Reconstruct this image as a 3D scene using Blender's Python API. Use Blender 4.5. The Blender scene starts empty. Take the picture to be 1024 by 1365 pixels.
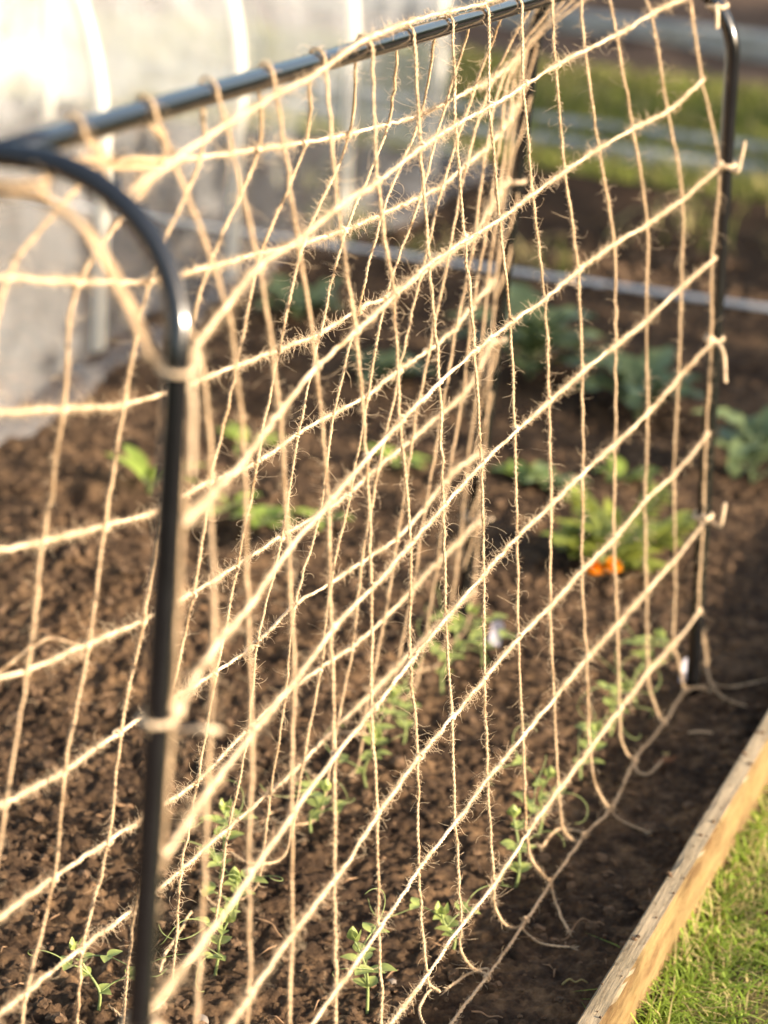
import bpy, math, random, json
import numpy as np
from mathutils import Vector, Matrix

random.seed(7); RNG = np.random.default_rng(7)
S = bpy.context.scene
COL = S.collection

# ------------------------------------------------------------------ helpers
class MB:
    """collects vertices, faces and smooth flags for one mesh object"""
    def __init__(self): self.v=[]; self.f=[]; self.n=0; self.m=[]; self.fa=[]
    def add(self, verts, faces, mi=0):
        verts=np.asarray(verts,float).reshape(-1,3)
        self.v.append(verts)
        for f in faces: self.f.append([i+self.n for i in f])
        self.m += [mi]*len(faces)
        self.n+=len(verts)
    def addarr(self, V, F, mi=0):
        self.v.append(V); self.fa.append((F+self.n,mi)); self.n+=len(V)
    def box(self, x0,x1,y0,y1,z0,z1, mi=0):
        v=[(x0,y0,z0),(x1,y0,z0),(x1,y1,z0),(x0,y1,z0),(x0,y0,z1),(x1,y0,z1),(x1,y1,z1),(x0,y1,z1)]
        self.add(v,[(0,3,2,1),(4,5,6,7),(0,1,5,4),(1,2,6,5),(2,3,7,6),(3,0,4,7)],mi)
    def tube(self, P, rad, sides=6, cap=True, mi=0):
        P=np.asarray(P,float); n=len(P)
        rad=np.broadcast_to(np.asarray(rad,float),(n,))
        N,B=frames(P)
        a=np.linspace(0,2*np.pi,sides,endpoint=False)
        ring=(np.cos(a)[None,:,None]*N[:,None,:]+np.sin(a)[None,:,None]*B[:,None,:])*rad[:,None,None]+P[:,None,:]
        i=np.arange(n-1)[:,None]*sides; j=np.arange(sides)[None,:]; k=(j+1)%sides
        q=np.stack([i+j,i+k,i+sides+k,i+sides+j],-1).reshape(-1,4)
        if cap:
            for f in (list(range(sides))[::-1],[(n-1)*sides+s for s in range(sides)]): self.f.append([x+self.n for x in f]); self.m.append(mi)
        self.addarr(ring.reshape(-1,3),q,mi)
    def build(self,name,mats,parent=None,smooth=True):
        me=bpy.data.meshes.new(name)
        V=np.concatenate(self.v) if self.v else np.zeros((0,3))
        tot=np.array([len(f) for f in self.f],dtype=np.int32)
        flat=np.fromiter((i for f in self.f for i in f),dtype=np.int32)
        mats_i=np.array(self.m,dtype=np.int32)
        for F,mi in self.fa:
            tot=np.concatenate([tot,np.full(len(F),F.shape[1],dtype=np.int32)]); mats_i=np.concatenate([mats_i,np.full(len(F),mi,dtype=np.int32)])
        if self.fa: flat=np.concatenate([flat]+[F.ravel().astype(np.int32) for F,_ in self.fa])
        me.vertices.add(len(V)); me.vertices.foreach_set('co',V.astype(np.float32).ravel())
        me.loops.add(len(flat)); me.loops.foreach_set('vertex_index',flat)
        me.polygons.add(len(tot))
        st=np.concatenate([[0],np.cumsum(tot)[:-1]]).astype(np.int32)
        me.polygons.foreach_set('loop_start',st)
        if not isinstance(mats,(list,tuple)): mats=[mats]
        for m in mats: me.materials.append(m)
        me.polygons.foreach_set('material_index',mats_i)
        me.polygons.foreach_set('use_smooth',np.full(len(tot),smooth))
        me.update(calc_edges=True); me.validate()
        o=bpy.data.objects.new(name,me); COL.objects.link(o)
        if parent: o.parent=parent
        return o

def frames(P):
    n=len(P); T=np.gradient(P,axis=0); T/= (np.linalg.norm(T,axis=1,keepdims=True)+1e-12)
    N=np.zeros_like(P); t=T[0]; u=np.array([0,0,1.]) if abs(t[2])<.9 else np.array([1.,0,0])
    v=u-t*(u@t); v/=np.linalg.norm(v); N[0]=v
    for i in range(1,n):
        v=v-T[i]*(v@T[i]); l=np.linalg.norm(v)
        if l<1e-6:
            u=np.array([1.,0,0]) if abs(T[i][0])<.9 else np.array([0,1.,0]); v=u-T[i]*(u@T[i]); l=np.linalg.norm(v)
        v=v/l; N[i]=v
    return N,np.cross(T,N)

def catmull(P, per=8, alpha=.5):
    P=np.asarray(P,float); Q=np.vstack([2*P[0]-P[1],P,2*P[-1]-P[-2]]); out=[]
    for i in range(1,len(Q)-2):
        p0,p1,p2,p3=Q[i-1:i+3]
        t=np.linspace(0,1,per,endpoint=False)[:,None]
        m1=(p2-p0)*.5; m2=(p3-p1)*.5
        L=np.linalg.norm(p2-p1)
        for m in (0,1):
            pass
        m1=m1*min(1,L/(np.linalg.norm(m1)+1e-9)); m2=m2*min(1,L/(np.linalg.norm(m2)+1e-9))
        out.append((2*t**3-3*t**2+1)*p1+(t**3-2*t**2+t)*m1+(-2*t**3+3*t**2)*p2+(t**3-t**2)*m2)
    out.append(P[-1:]); return np.vstack(out)

def resample(P, step):
    P=np.asarray(P,float); L=np.concatenate([[0],np.cumsum(np.linalg.norm(np.diff(P,axis=0),axis=1))])
    n=max(3,int(L[-1]/step)+1); s=np.linspace(0,L[-1],n)
    return np.stack([np.interp(s,L,P[:,k]) for k in range(3)],1)

def empty(name,loc,label,cat,group=None,rz=0):
    o=bpy.data.objects.new(name,None); COL.objects.link(o); o.location=loc; o.rotation_euler=(0,0,rz)
    o.empty_display_size=.05
    o['label']=label; o['category']=cat
    if group:o['group']=group
    return o
def tag(o,label=None,cat=None,group=None,kind=None):
    if label:o['label']=label
    if cat:o['category']=cat
    if group:o['group']=group
    if kind:o['kind']=kind
    return o

# ---- numpy gradient-ish value noise
PERM=RNG.permutation(65536)
VAL=RNG.random(65536)*2-1
def vnoise(x,y,seed=0):
    xi=np.floor(x).astype(np.int64); yi=np.floor(y).astype(np.int64); fx=x-xi; fy=y-yi
    fx=fx*fx*fx*(fx*(fx*6-15)+10); fy=fy*fy*fy*(fy*(fy*6-15)+10)
    def h(a,b): return VAL[PERM[(PERM[(a+seed*131)&65535]+b)&65535]]
    return (h(xi,yi)*(1-fx)+h(xi+1,yi)*fx)*(1-fy)+(h(xi,yi+1)*(1-fx)+h(xi+1,yi+1)*fx)*fy
def fbm(x,y,oct=4,seed=0):
    s=0;a=1;t=0
    for o in range(oct):
        s=s+a*vnoise(x*2**o,y*2**o,seed+o); t+=a; a*=.5
    return s/t
def worley(x,y,seed=0):
    xi=np.floor(x).astype(np.int64); yi=np.floor(y).astype(np.int64); d=np.full(np.shape(x),9.)
    for a in (-1,0,1):
        for b in (-1,0,1):
            cx,cy=xi+a,yi+b
            h=PERM[(PERM[(cx+seed*97)&65535]+cy)&65535]; h2=PERM[(h+31)&65535]
            px=cx+(VAL[h]*.5+.5); py=cy+(VAL[h2]*.5+.5)
            d=np.minimum(d,(x-px)**2+(y-py)**2)
    return np.sqrt(d)
def sstep(a,b,x):
    t=np.clip((x-a)/(b-a),0,1); return t*t*(3-2*t)

BX0=.2305; BXS=.0155/.69      # inner face line of the timber board: x = BX0+BXS*(y+.58)
def board_x(y): return BX0+BXS*(np.asarray(y)+.58)

def soil_h(x,y):
    x=np.asarray(x,float); y=np.asarray(y,float)
    calm=np.exp(-((x-.1)/.17)**2)            # raked flat near the foot of the net and board
    h=.016*fbm(x*5,y*5,3,1)*(1-.75*calm)
    # loose heap left of the frame with a furrow behind it
    ang=(y-.16)-.10*np.sin(x*5)
    heap=np.exp(-((x+.62)/.34)**2)*np.exp(-np.where(ang>0,(ang/.20)**2,(ang/.36)**2))
    h=h+.085*heap*(1+.25*vnoise(x*11,y*11,33))
    # furrow crossing the bed behind the heap
    fur=np.exp(-((y-.455-.12*(x+.72))/.055)**2)*sstep(-.44,-.60,x)
    h=h-.075*fur
    # crumb structure
    w1=1-worley(x*30+.6*vnoise(x*40,y*40,7),y*30,5); w2=1-worley(x*105+1.1*vnoise(x*70,y*70,8),y*105+1.1*vnoise(x*70,y*70,14),9); w2=np.clip(w2,0,1)*(.45+.75*np.clip(.5+.7*vnoise(x*22,y*22,12),0,1))
    amp=(1-.35*calm)
    h=h+amp*(.007*np.clip(w1,0,1)**1.5*(.4+.9*(.5+.5*vnoise(x*9,y*9,3))) + .0085*w2) + .0035*fbm(x*170,y*170,2,21) + .0055*(1-2*np.abs(fbm(x*48,y*48,3,26)))*amp
    h=h-.006
    # slight rise of earth towards board
    h=h+.006*sstep(.16,.24,x)
    return h
def ground_z(x,y): return float(soil_h(np.array([x]),np.array([y]))[0])

# ------------------------------------------------------------------ materials
def new_mat(name):
    m=bpy.data.materials.new(name); m.use_nodes=True; nt=m.node_tree
    b=nt.nodes['Principled BSDF']; return m,nt,b
def N(nt,t,**k):
    n=nt.nodes.new(t)
    for a,v in k.items():
        if a in n.inputs.keys() if hasattr(n.inputs,'keys') else False: n.inputs[a].default_value=v
        else: setattr(n,a,v)
    return n
def ramp(nt,fac,stops):
    r=nt.nodes.new('ShaderNodeValToRGB'); e=r.color_ramp.elements
    while len(e)<len(stops): e.new(.5)
    for i,(p,c) in enumerate(stops): e[i].position=p; e[i].color=(*c,1)
    nt.links.new(fac,r.inputs[0]); return r.outputs[0]
def noise(nt,scale,detail=4,vec=None,rough=.6,dist=0):
    n=nt.nodes.new('ShaderNodeTexNoise'); n.inputs['Scale'].default_value=scale; n.inputs['Detail'].default_value=detail
    n.inputs['Roughness'].default_value=rough; n.inputs['Distortion'].default_value=dist
    if vec: nt.links.new(vec,n.inputs['Vector'])
    return n.outputs[0]
def pos(nt,scale=(1,1,1)):
    g=nt.nodes.new('ShaderNodeNewGeometry'); m=nt.nodes.new('ShaderNodeMapping'); m.inputs['Scale'].default_value=scale
    nt.links.new(g.outputs['Position'],m.inputs['Vector']); return m.outputs[0]
def objc(nt,scale=(1,1,1)):
    g=nt.nodes.new('ShaderNodeTexCoord'); m=nt.nodes.new('ShaderNodeMapping'); m.inputs['Scale'].default_value=scale
    nt.links.new(g.outputs['Object'],m.inputs['Vector']); return m.outputs[0]
def mix(nt,fac,a,b,blend='MIX'):
    m=nt.nodes.new('ShaderNodeMix'); m.data_type='RGBA'; m.blend_type=blend
    for s,v in ((m.inputs[0],fac),(m.inputs[6],a),(m.inputs[7],b)):
        if hasattr(v,'links') or hasattr(v,'is_output'): nt.links.new(v,s)
        elif isinstance(v,(int,float)): s.default_value=v
        else: s.default_value=(*v,1)
    return m.outputs[2]
def bump(nt,b,h,strength=.5,dist=.002):
    n=nt.nodes.new('ShaderNodeBump'); n.inputs['Strength'].default_value=strength; n.inputs['Distance'].default_value=dist
    nt.links.new(h,n.inputs['Height']); nt.links.new(n.outputs[0],b.inputs['Normal'])

def soil_material(name='dark_soil'):
    m,nt,b=new_mat(name); p=pos(nt)
    c=ramp(nt,noise(nt,38,6,p,.7),[(.30,(.023,.0155,.010)),(.46,(.078,.049,.030)),(.60,(.165,.104,.058)),(.76,(.31,.198,.108))])
    c2=ramp(nt,noise(nt,5.5,5,p,.65),[(.36,(.50,.48,.47)),(.50,(.95,.93,.90)),(.66,(1.40,1.32,1.18))])
    c=mix(nt,1.0,c,c2,'MULTIPLY')
    # flecks of bark and straw
    v=nt.nodes.new('ShaderNodeTexVoronoi'); v.inputs['Scale'].default_value=95; nt.links.new(p,v.inputs['Vector'])
    fl=ramp(nt,v.outputs['Color'],[(.90,(0,0,0)),(.96,(1,1,1))])
    c=mix(nt,fl,c,(.22,.125,.062))
    nt.links.new(c,b.inputs['Base Color']); b.inputs['Roughness'].default_value=.95; b.inputs['Specular IOR Level'].default_value=.15
    bump(nt,b,noise(nt,330,5,p,.8),1.0,.0035); return m
M={}
M['soil']=soil_material()
def simple(name,col,rough=.7,spec=.3,var=.25,scale=60,sub=0,trans=0,bumps=0):
    m,nt,b=new_mat(name); p=objc(nt)
    a=tuple(max(0,c*(1-var)) for c in col); d=tuple(min(1,c*(1+var)) for c in col)
    c=ramp(nt,noise(nt,scale,4,p),[(.3,a),(.7,d)])
    nt.links.new(c,b.inputs['Base Color']); b.inputs['Roughness'].default_value=rough; b.inputs['Specular IOR Level'].default_value=spec
    if bumps: bump(nt,b,noise(nt,scale*6,3,p),.5,bumps)
    if trans:
        t=nt.nodes.new('ShaderNodeBsdfTranslucent'); nt.links.new(c,t.inputs['Color'])
        mx=nt.nodes.new('ShaderNodeMixShader'); mx.inputs[0].default_value=trans
        nt.links.new(b.outputs[0],mx.inputs[1]); nt.links.new(t.outputs[0],mx.inputs[2])
        nt.links.new(mx.outputs[0],nt.nodes['Material Output'].inputs['Surface'])
    return m
M['jute']=simple('jute_twine',(.61,.445,.275),.85,.15,.24,170,trans=.12,bumps=.0006)
M['jute_flat']=simple('jute_twine_pale',(.76,.60,.41),.85,.15,.2,170,trans=.12,bumps=.0006)
for k_ in ('jute','jute_flat'):
    nt_=M[k_].node_tree; b_=nt_.nodes['Principled BSDF']; src=b_.inputs['Base Color'].links[0].from_socket
    v_=ramp(nt_,noise(nt_,26,3,objc(nt_)),[(.30,(.60,.54,.46)),(.46,(.95,.93,.91)),(.7,(1.12,1.10,1.07))])
    nt_.links.new(mix(nt_,1,src,v_,'MULTIPLY'),b_.inputs['Base Color'])
M['fuzz']=simple('jute_fibre',(.80,.64,.43),.7,.25,.15,60,trans=.4)
M['paint']=simple('black_gloss_paint',(.006,.006,.0065),.19,.6,.2,40)
M['paint'].node_tree.nodes['Principled BSDF'].inputs['Coat Weight'].default_value=.45
M['paint'].node_tree.nodes['Principled BSDF'].inputs['Coat Roughness'].default_value=.12
nt_=M['paint'].node_tree; b_=nt_.nodes['Principled BSDF']
nt_.links.new(ramp(nt_,noise(nt_,55,5,pos(nt_),.7),[(.40,(.12,.12,.12)),(.66,(.20,.20,.20)),(.78,(.45,.45,.45))]),b_.inputs['Roughness'])
M['crumb']=simple('soil_crumb',(.115,.072,.042),.95,.15,.6,70,bumps=.002)
M['pea']=simple('pea_leaf',(.36,.42,.12),.5,.35,.25,50,trans=.35)
M['peapale']=simple('pea_stem',(.32,.38,.14),.5,.35,.2,50,trans=.3)
M['kale']=simple('brassica_leaf',(.15,.19,.075),.5,.4,.3,25,trans=.2)
M['kalestem']=simple('brassica_stem',(.26,.33,.16),.5,.4,.2,25,trans=.15)
M['lettuce']=simple('young_leaf',(.26,.34,.06),.5,.35,.25,30,trans=.35)
M['marileaf']=simple('marigold_leaf',(.26,.29,.05),.55,.3,.3,30,trans=.3)
M['orange']=simple('orange_petal',(.90,.29,.004),.6,.2,.2,60,trans=.25)
M['tagwhite']=simple('white_plastic',(.50,.48,.54),.5,.5,.05,30)
M['grass']=simple('grass_blade',(.25,.345,.045),.55,.3,.45,14,trans=.4)
M['fargrass']=simple('rough_grass_blade',(.20,.215,.045),.6,.2,.4,6,trans=.35)
M['straw']=simple('dry_grass_blade',(.46,.38,.16),.65,.2,.35,20,trans=.35)
M['deadleaf']=simple('dead_leaf',(.17,.075,.035),.8,.2,.4,60,trans=.2)
M['twig']=simple('dry_twig',(.26,.16,.09),.85,.15,.35,80)
M['hoop']=simple('white_plastic_pipe',(.60,.57,.48),.4,.4,.06,20)
M['stone']=simple('pale_stone',(.20,.165,.135),.85,.25,.3,60)

def wood_material(name,top,dark,scale=(26,1.6,26),sunlit=None):
    m,nt,b=new_mat(name); p=objc(nt,scale)
    g=noise(nt,5,6,p,.65,.5); c=ramp(nt,g,[(.25,dark),(.5,top),(.78,tuple(min(1,x*1.3) for x in top))])
    st=ramp(nt,noise(nt,7,4,objc(nt)),[(.35,(.55,.56,.52)),(.6,(1,1,1))])
    c=mix(nt,.7,c,st,'MULTIPLY')
    kn=ramp(nt,noise(nt,22,2,objc(nt)),[(.27,(.25,.19,.14)),(.33,(1,1,1))]); c=mix(nt,.8,c,kn,'MULTIPLY')
    sp_=ramp(nt,noise(nt,160,3,objc(nt,(1,.35,1)),.7),[(.33,(.5,.45,.40)),(.46,(1,1,1))]); c=mix(nt,.6,c,sp_,'MULTIPLY')
    if sunlit:  # right-facing side: pine orange with golden sunlight put into its colour
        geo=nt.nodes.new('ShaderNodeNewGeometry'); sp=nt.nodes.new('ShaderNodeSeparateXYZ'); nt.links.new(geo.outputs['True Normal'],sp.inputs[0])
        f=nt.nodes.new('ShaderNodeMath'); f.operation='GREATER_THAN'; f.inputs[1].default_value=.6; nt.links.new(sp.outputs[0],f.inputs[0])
        cw=ramp(nt,g,[(.25,tuple(x*.6 for x in sunlit)),(.55,sunlit),(.8,tuple(min(1,x*1.2) for x in sunlit))])
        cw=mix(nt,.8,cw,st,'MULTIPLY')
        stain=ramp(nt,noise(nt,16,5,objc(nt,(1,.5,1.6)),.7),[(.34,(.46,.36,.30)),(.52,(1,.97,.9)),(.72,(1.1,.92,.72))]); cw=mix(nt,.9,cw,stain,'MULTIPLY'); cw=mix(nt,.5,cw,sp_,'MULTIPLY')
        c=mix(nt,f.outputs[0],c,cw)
    nt.links.new(c,b.inputs['Base Color']); b.inputs['Roughness'].default_value=.85; b.inputs['Specular IOR Level'].default_value=.2
    bump(nt,b,noise(nt,14,5,p,.7),.8,.0025); return m
M['board']=wood_material('weathered_softwood',(.34,.27,.175),(.14,.10,.062),sunlit=(.275,.19,.088))
M['greyboard']=wood_material('silvered_softwood',(.30,.30,.28),(.17,.18,.17),(1.6,22,22))

M['greenboard']=wood_material('rope_shadow_board',(.07,.085,.065),(.03,.04,.03),(1.6,22,22))  # dark green carries the thin shadow under the rope in its colour
M['rope']=simple('grey_rope',(.72,.72,.70),.9,.05,.2,60)
M['paleboard']=wood_material('pale_board',(.42,.42,.38),(.27,.28,.26),(1.6,22,22))
def cover_material(name='insect_mesh',lo0=.15,lo1=.29,tint=(.85,.84,.80)):
    m,nt,b=new_mat(name); p=pos(nt)
    b.inputs['Base Color'].default_value=(.80,.80,.79,1); b.inputs['Roughness'].default_value=.6; b.inputs['Specular IOR Level'].default_value=.3
    tl=nt.nodes.new('ShaderNodeBsdfTranslucent'); tl.inputs[0].default_value=(*tint,1)
    tr=nt.nodes.new('ShaderNodeBsdfTransparent')
    m1=nt.nodes.new('ShaderNodeMixShader'); m1.inputs[0].default_value=.45
    nt.links.new(b.outputs[0],m1.inputs[1]); nt.links.new(tl.outputs[0],m1.inputs[2])
    # woven threads: fine open grid that averages out to a veil
    lo=nt.nodes.new('ShaderNodeMapRange'); nt.links.new(noise(nt,5,4,p),lo.inputs[0])
    lo.inputs[1].default_value=.36; lo.inputs[2].default_value=.66; lo.inputs[3].default_value=lo0; lo.inputs[4].default_value=lo1
    m2=nt.nodes.new('ShaderNodeMixShader'); nt.links.new(lo.outputs[0],m2.inputs[0])
    nt.links.new(tr.outputs[0],m2.inputs[1]); nt.links.new(m1.outputs[0],m2.inputs[2])
    nt.links.new(m2.outputs[0],nt.nodes['Material Output'].inputs['Surface'])
    return m
M['cover']=cover_material()
M['backmesh']=cover_material('brightened_back_mesh',.16,.74,(.88,.88,.70))  # brightness of the upper tunnel put into a denser, creamier far half

def ground_mat(name,stops,s1,s2=None,bd=.004):
    m,nt,b=new_mat(name); p=pos(nt)
    c=ramp(nt,noise(nt,s1,6,p,.65),stops)
    if s2:
        k=ramp(nt,noise(nt,s2,3,p),[(.35,(.7,.7,.7)),(.65,(1.15,1.12,1.05))]); c=mix(nt,1,c,k,'MULTIPLY')
    nt.links.new(c,b.inputs['Base Color']); b.inputs['Roughness'].default_value=.95; b.inputs['Specular IOR Level'].default_value=.1
    bump(nt,b,noise(nt,s1*5,4,p),.8,bd); return m
M['lawn']=ground_mat('lawn_earth',[(.3,(.09,.08,.025)),(.5,(.15,.145,.04)),(.7,(.22,.17,.075))],16,2.2)
M['lawnnear']=ground_mat('lawn_thatch',[(.3,(.075,.06,.03)),(.5,(.14,.12,.05)),(.7,(.22,.17,.085))],60,9)
M['farsoil']=ground_mat('far_soil',[(.3,(.07,.045,.03)),(.55,(.13,.085,.058)),(.75,(.19,.125,.085))],9,2,.01)
def membrane():
    m,nt,b=new_mat('woven_ground_fabric'); p=pos(nt)
    w=nt.nodes.new('ShaderNodeTexWave'); w.inputs['Scale'].default_value=55; w.inputs['Distortion'].default_value=.6; nt.links.new(p,w.inputs['Vector'])
    c=ramp(nt,w.outputs[0],[(.2,(.030,.0205,.0135)),(.8,(.052,.037,.025))])
    k=ramp(nt,noise(nt,4,5,p,.7),[(.35,(.75,.70,.66)),(.55,(1.1,1.02,.96)),(.75,(2.2,1.75,1.45))]); c=mix(nt,1,c,k,'MULTIPLY')
    nt.links.new(c,b.inputs['Base Color']); b.inputs['Roughness'].default_value=1; b.inputs['Specular IOR Level'].default_value=.03
    bump(nt,b,noise(nt,40,4,p),.5,.006); return m
M['membrane']=membrane()

# ------------------------------------------------------------------ ground
def sheet(name,xs,ys,zf,mat,**t):
    X,Y=np.meshgrid(xs,ys); Z=zf(X,Y); nx,ny=len(xs),len(ys)
    mb=MB(); V=np.stack([X,Y,Z],-1).reshape(-1,3)
    i=(np.arange(ny-1)[:,None]*nx+np.arange(nx-1)[None,:]).ravel()
    F=np.stack([i,i+1,i+nx+1,i+nx],-1).tolist()
    mb.add(V,F); o=mb.build(name,mat); tag(o,**t); return o
g=sheet('ground',np.linspace(-60,60,61),np.linspace(-60,60,61),lambda x,y:np.full_like(x,-.09),M['farsoil'],kind='structure',label='brown earth stretching away around the vegetable plot',cat='ground')
# vegetable bed, fine where the camera is close
xs=np.concatenate([np.linspace(-2.6,-1.25,60)[:-1],np.linspace(-1.25,-.55,180)[:-1],np.linspace(-.55,.250,300)])
ys=np.concatenate([np.linspace(-1.5,-.8,60)[:-1],np.linspace(-.8,.5,480)[:-1],np.linspace(.5,1.2,150)[:-1],np.linspace(1.2,1.895,110)])
def bedz(x,y):
    z=soil_h(x,y)
    return z
sheet('soil_bed',xs,ys,bedz,M['soil'],kind='structure',label='dark crumbly soil of the raised vegetable bed',cat='soil')

# loose crumbs and clods lying on the bed
def ico():
    t=(1+5**.5)/2
    v=np.array([(-1,t,0),(1,t,0),(-1,-t,0),(1,-t,0),(0,-1,t),(0,1,t),(0,-1,-t),(0,1,-t),(t,0,-1),(t,0,1),(-t,0,-1),(-t,0,1)],float)
    f=[(0,11,5),(0,5,1),(0,1,7),(0,7,10),(0,10,11),(1,5,9),(5,11,4),(11,10,2),(10,7,6),(7,1,8),(3,9,4),(3,4,2),(3,2,6),(3,6,8),(3,8,9),(4,9,5),(2,4,11),(6,2,10),(8,6,7),(9,8,1)]
    v/=np.linalg.norm(v[0]); v=v.tolist(); nf=[]; c={}
    def mid(a,b):
        k=(min(a,b),max(a,b))
        if k not in c:
            m=(np.array(v[a])+np.array(v[b])); m/=np.linalg.norm(m); c[k]=len(v); v.append(m.tolist())
        return c[k]
    for a,b,d in f:
        x,y,z=mid(a,b),mid(b,d),mid(d,a); nf+=[(a,x,z),(b,y,x),(d,z,y),(x,y,z)]
    return np.array(v),nf
ICO,ICOF=ico()
def rock(r,rng,flat=.75):
    v=ICO*(1+rng.normal(0,.16,(len(ICO),1)))*np.array([1,rng.uniform(.7,1.1),flat*rng.uniform(.7,1.1)])*r
    a=rng.uniform(0,6.28); c,s=math.cos(a),math.sin(a); R=np.array([[c,-s,0],[s,c,0],[0,0,1]]); b=rng.uniform(-.6,.6); R2=np.array([[1,0,0],[0,math.cos(b),-math.sin(b)],[0,math.sin(b),math.cos(b)]])
    return v@R.T@R2.T
mb=MB(); n=9000
cx=RNG.uniform(-1.1,.235,n); cy=RNG.uniform(-.75,1.3,n)
keep=(RNG.random(n)<np.where(cx>-.05,.55,.9))&(cx<board_x(cy)-.006)
cx,cy=cx[keep],cy[keep]; cz=soil_h(cx,cy)
cr=.0016+.0062*RNG.random(len(cx))**4.2
cr[:70]=RNG.uniform(.006,.013,70)
for x,y,z,r in zip(cx,cy,cz,cr):
    v=rock(r,RNG)+np.array([x,y,z+r*.25]); mb.add(v,ICOF)
for k in range(45):
    y=RNG.uniform(-.7,.6); x=float(board_x(y))+RNG.uniform(.001,.017); mb.add(rock(.0008+.0022*RNG.random()**3,RNG)+np.array([x,y,.0508]),ICOF)
tag(mb.build('soil_crumbs',M['crumb'],smooth=False),'loose crumbs and clods of earth scattered over the bed','soil crumbs',kind='stuff')

mb=MB()
for k in range(420):
    x=RNG.uniform(-1.0,.22); y=RNG.uniform(-.7,1.0); a=RNG.uniform(0,6.28); l=RNG.uniform(.006,.026); d=np.array([math.cos(a),math.sin(a),0])*l*.5
    p0=np.array([x,y,0])-d; p1=np.array([x,y,0])+d; 
    for p_ in (p0,p1): p_[2]=ground_z(p_[0],p_[1])+.0035
    m_=(p0+p1)/2+np.array([RNG.normal(0,.001),RNG.normal(0,.001),.0025]); mb.tube([p0,m_,p1],[.0005,.0009,.0004],5)
tag(mb.build('straw_litter',M['twig']),'fine bits of straw, root and bark littering the soil','straw',kind='stuff')
# membrane path, grass strips, far soil
sheet('path',np.linspace(-6,6,60),np.linspace(1.955,2.93,30),lambda x,y:-.035+.012*fbm(x*2.5,y*2.5,3,40),M['membrane'],kind='structure',label='path of dark woven ground fabric beyond the bed',cat='path')
sheet('lawn_strip',np.linspace(-6,6,60),np.linspace(2.90,4.22,30),lambda x,y:-.045+.012*fbm(x*2,y*2,3,44),M['lawn'],kind='structure',label='strip of mown grass beyond the dark fabric path',cat='grass')
sheet('far_bed',np.linspace(-6,6,40),np.linspace(4.20,9,30),lambda x,y:-.05+.03*fbm(x*3,y*3,3,47),M['farsoil'],kind='structure',label='bare brown soil beyond the far grass',cat='soil')
sheet('lawn',np.linspace(.262,3,60),np.linspace(-1.5,1.9,90),lambda x,y:-.022+.008*fbm(x*12,y*12,3,50)-.0*x,M['lawnnear'],kind='structure',label='lawn beside the timber board',cat='lawn')
sheet('side_lawn',np.linspace(-7,-2.55,50),np.linspace(-1.5,1.95,50),lambda x,y:-.01+.02*fbm(x*3,y*3,3,52),M['lawn'],kind='structure',label='grass on the far side of the mesh tunnel',cat='grass')

def blades(mb,n,xf,yf,zf,hmin,hmax,w,rng,lean=.9,drymask=.25):
    for i in range(n):
        x=xf(); y=yf(); z=zf(x,y); h=rng.uniform(hmin,hmax); a=rng.uniform(0,6.28); le=rng.uniform(.1,lean)*h
        d=np.array([math.cos(a),math.sin(a),0]); s=np.array([-d[1],d[0],0])*w*rng.uniform(.6,1.2)*.5
        p0=np.array([x,y,z-.002]); p1=p0+d*le*.3+np.array([0,0,h*.55]); p2=p0+d*le*.75+np.array([0,0,h*.85]); p3=p0+d*le*1.25+np.array([0,0,h*.88])
        mb.add([p0-s,p0+s,p1+s*.9,p1-s*.9,p2+s*.6,p2-s*.6,p3],[(0,1,2,3),(3,2,4,5),(5,4,6)],1 if rng.random()<drymask else 0)
def patchy(x,y,f=7,seed=70): return float(vnoise(np.array([x*f]),np.array([y*f]),seed)[0])
mb=MB(); rr=random.Random(3)
cnt=0
while cnt<20000:
    x=.262+ (rr.random()**1.3)*.42; y=rr.uniform(-.75,.75)
    if x<board_x(y)+.026+.004: continue
    near=math.exp(-(x-.27)/.03)
    if patchy(x,y,13)<-.15 and rr.random()<.85 and near<.4: continue
    h=rr.uniform(.005,.018)+.020*near*rr.random()
    dry=.28+.25*patchy(x,y,5,81)
    blades(mb,1,lambda:x,lambda:y,lambda a,b:-.024,h,h+.001,.0026,rr,2.4,max(.06,dry+.02)); cnt+=1
while cnt<29000:
    x=rr.uniform(.30,1.9); y=rr.uniform(-1.5,1.88)
    if x<.68 and abs(y)<.75: continue
    if patchy(x,y,9)<-.3 and rr.random()<.7: continue
    h=rr.uniform(.014,.038); blades(mb,1,lambda:x,lambda:y,lambda a,b:-.024,h,h+.001,.0055,rr,2.0,max(.06,.28+.25*patchy(x,y,5,81))); cnt+=1
tag(mb.build('lawn_grass',[M['grass'],M['straw']],smooth=False),'short green and straw coloured lawn grass beside the timber board','grass',kind='stuff')
mb=MB(); rr=random.Random(4)
for i in range(16000):
    y=rr.uniform(2.93,4.2); x=rr.uniform(-2.2,1.3)
    blades(mb,1,lambda:x,lambda:y,lambda a,b:-.045,.02,.05,.007,rr,1.0,.22+.2*patchy(x,y,3,83))
tag(mb.build('strip_grass',[M['fargrass'],M['straw']],smooth=False),'soft green grass growing on the strip beyond the path','grass',kind='stuff')
mb=MB(); rr=random.Random(8)
for k in range(26):
    x0,y0=rr.uniform(-1.4,.6),rr.uniform(1.98,2.9)
    for q in range(rr.randint(6,22)):
        x=x0+rr.gauss(0,.035); y=y0+rr.gauss(0,.03); blades(mb,1,lambda:x,lambda:y,lambda a,b:-.03,.02,.07,.006,rr,1.6,.6)
tag(mb.build('path_weeds',[M['fargrass'],M['straw']],smooth=False),'scattered dry weeds on the dark fabric path','weeds',kind='stuff')
mb=MB()
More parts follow.
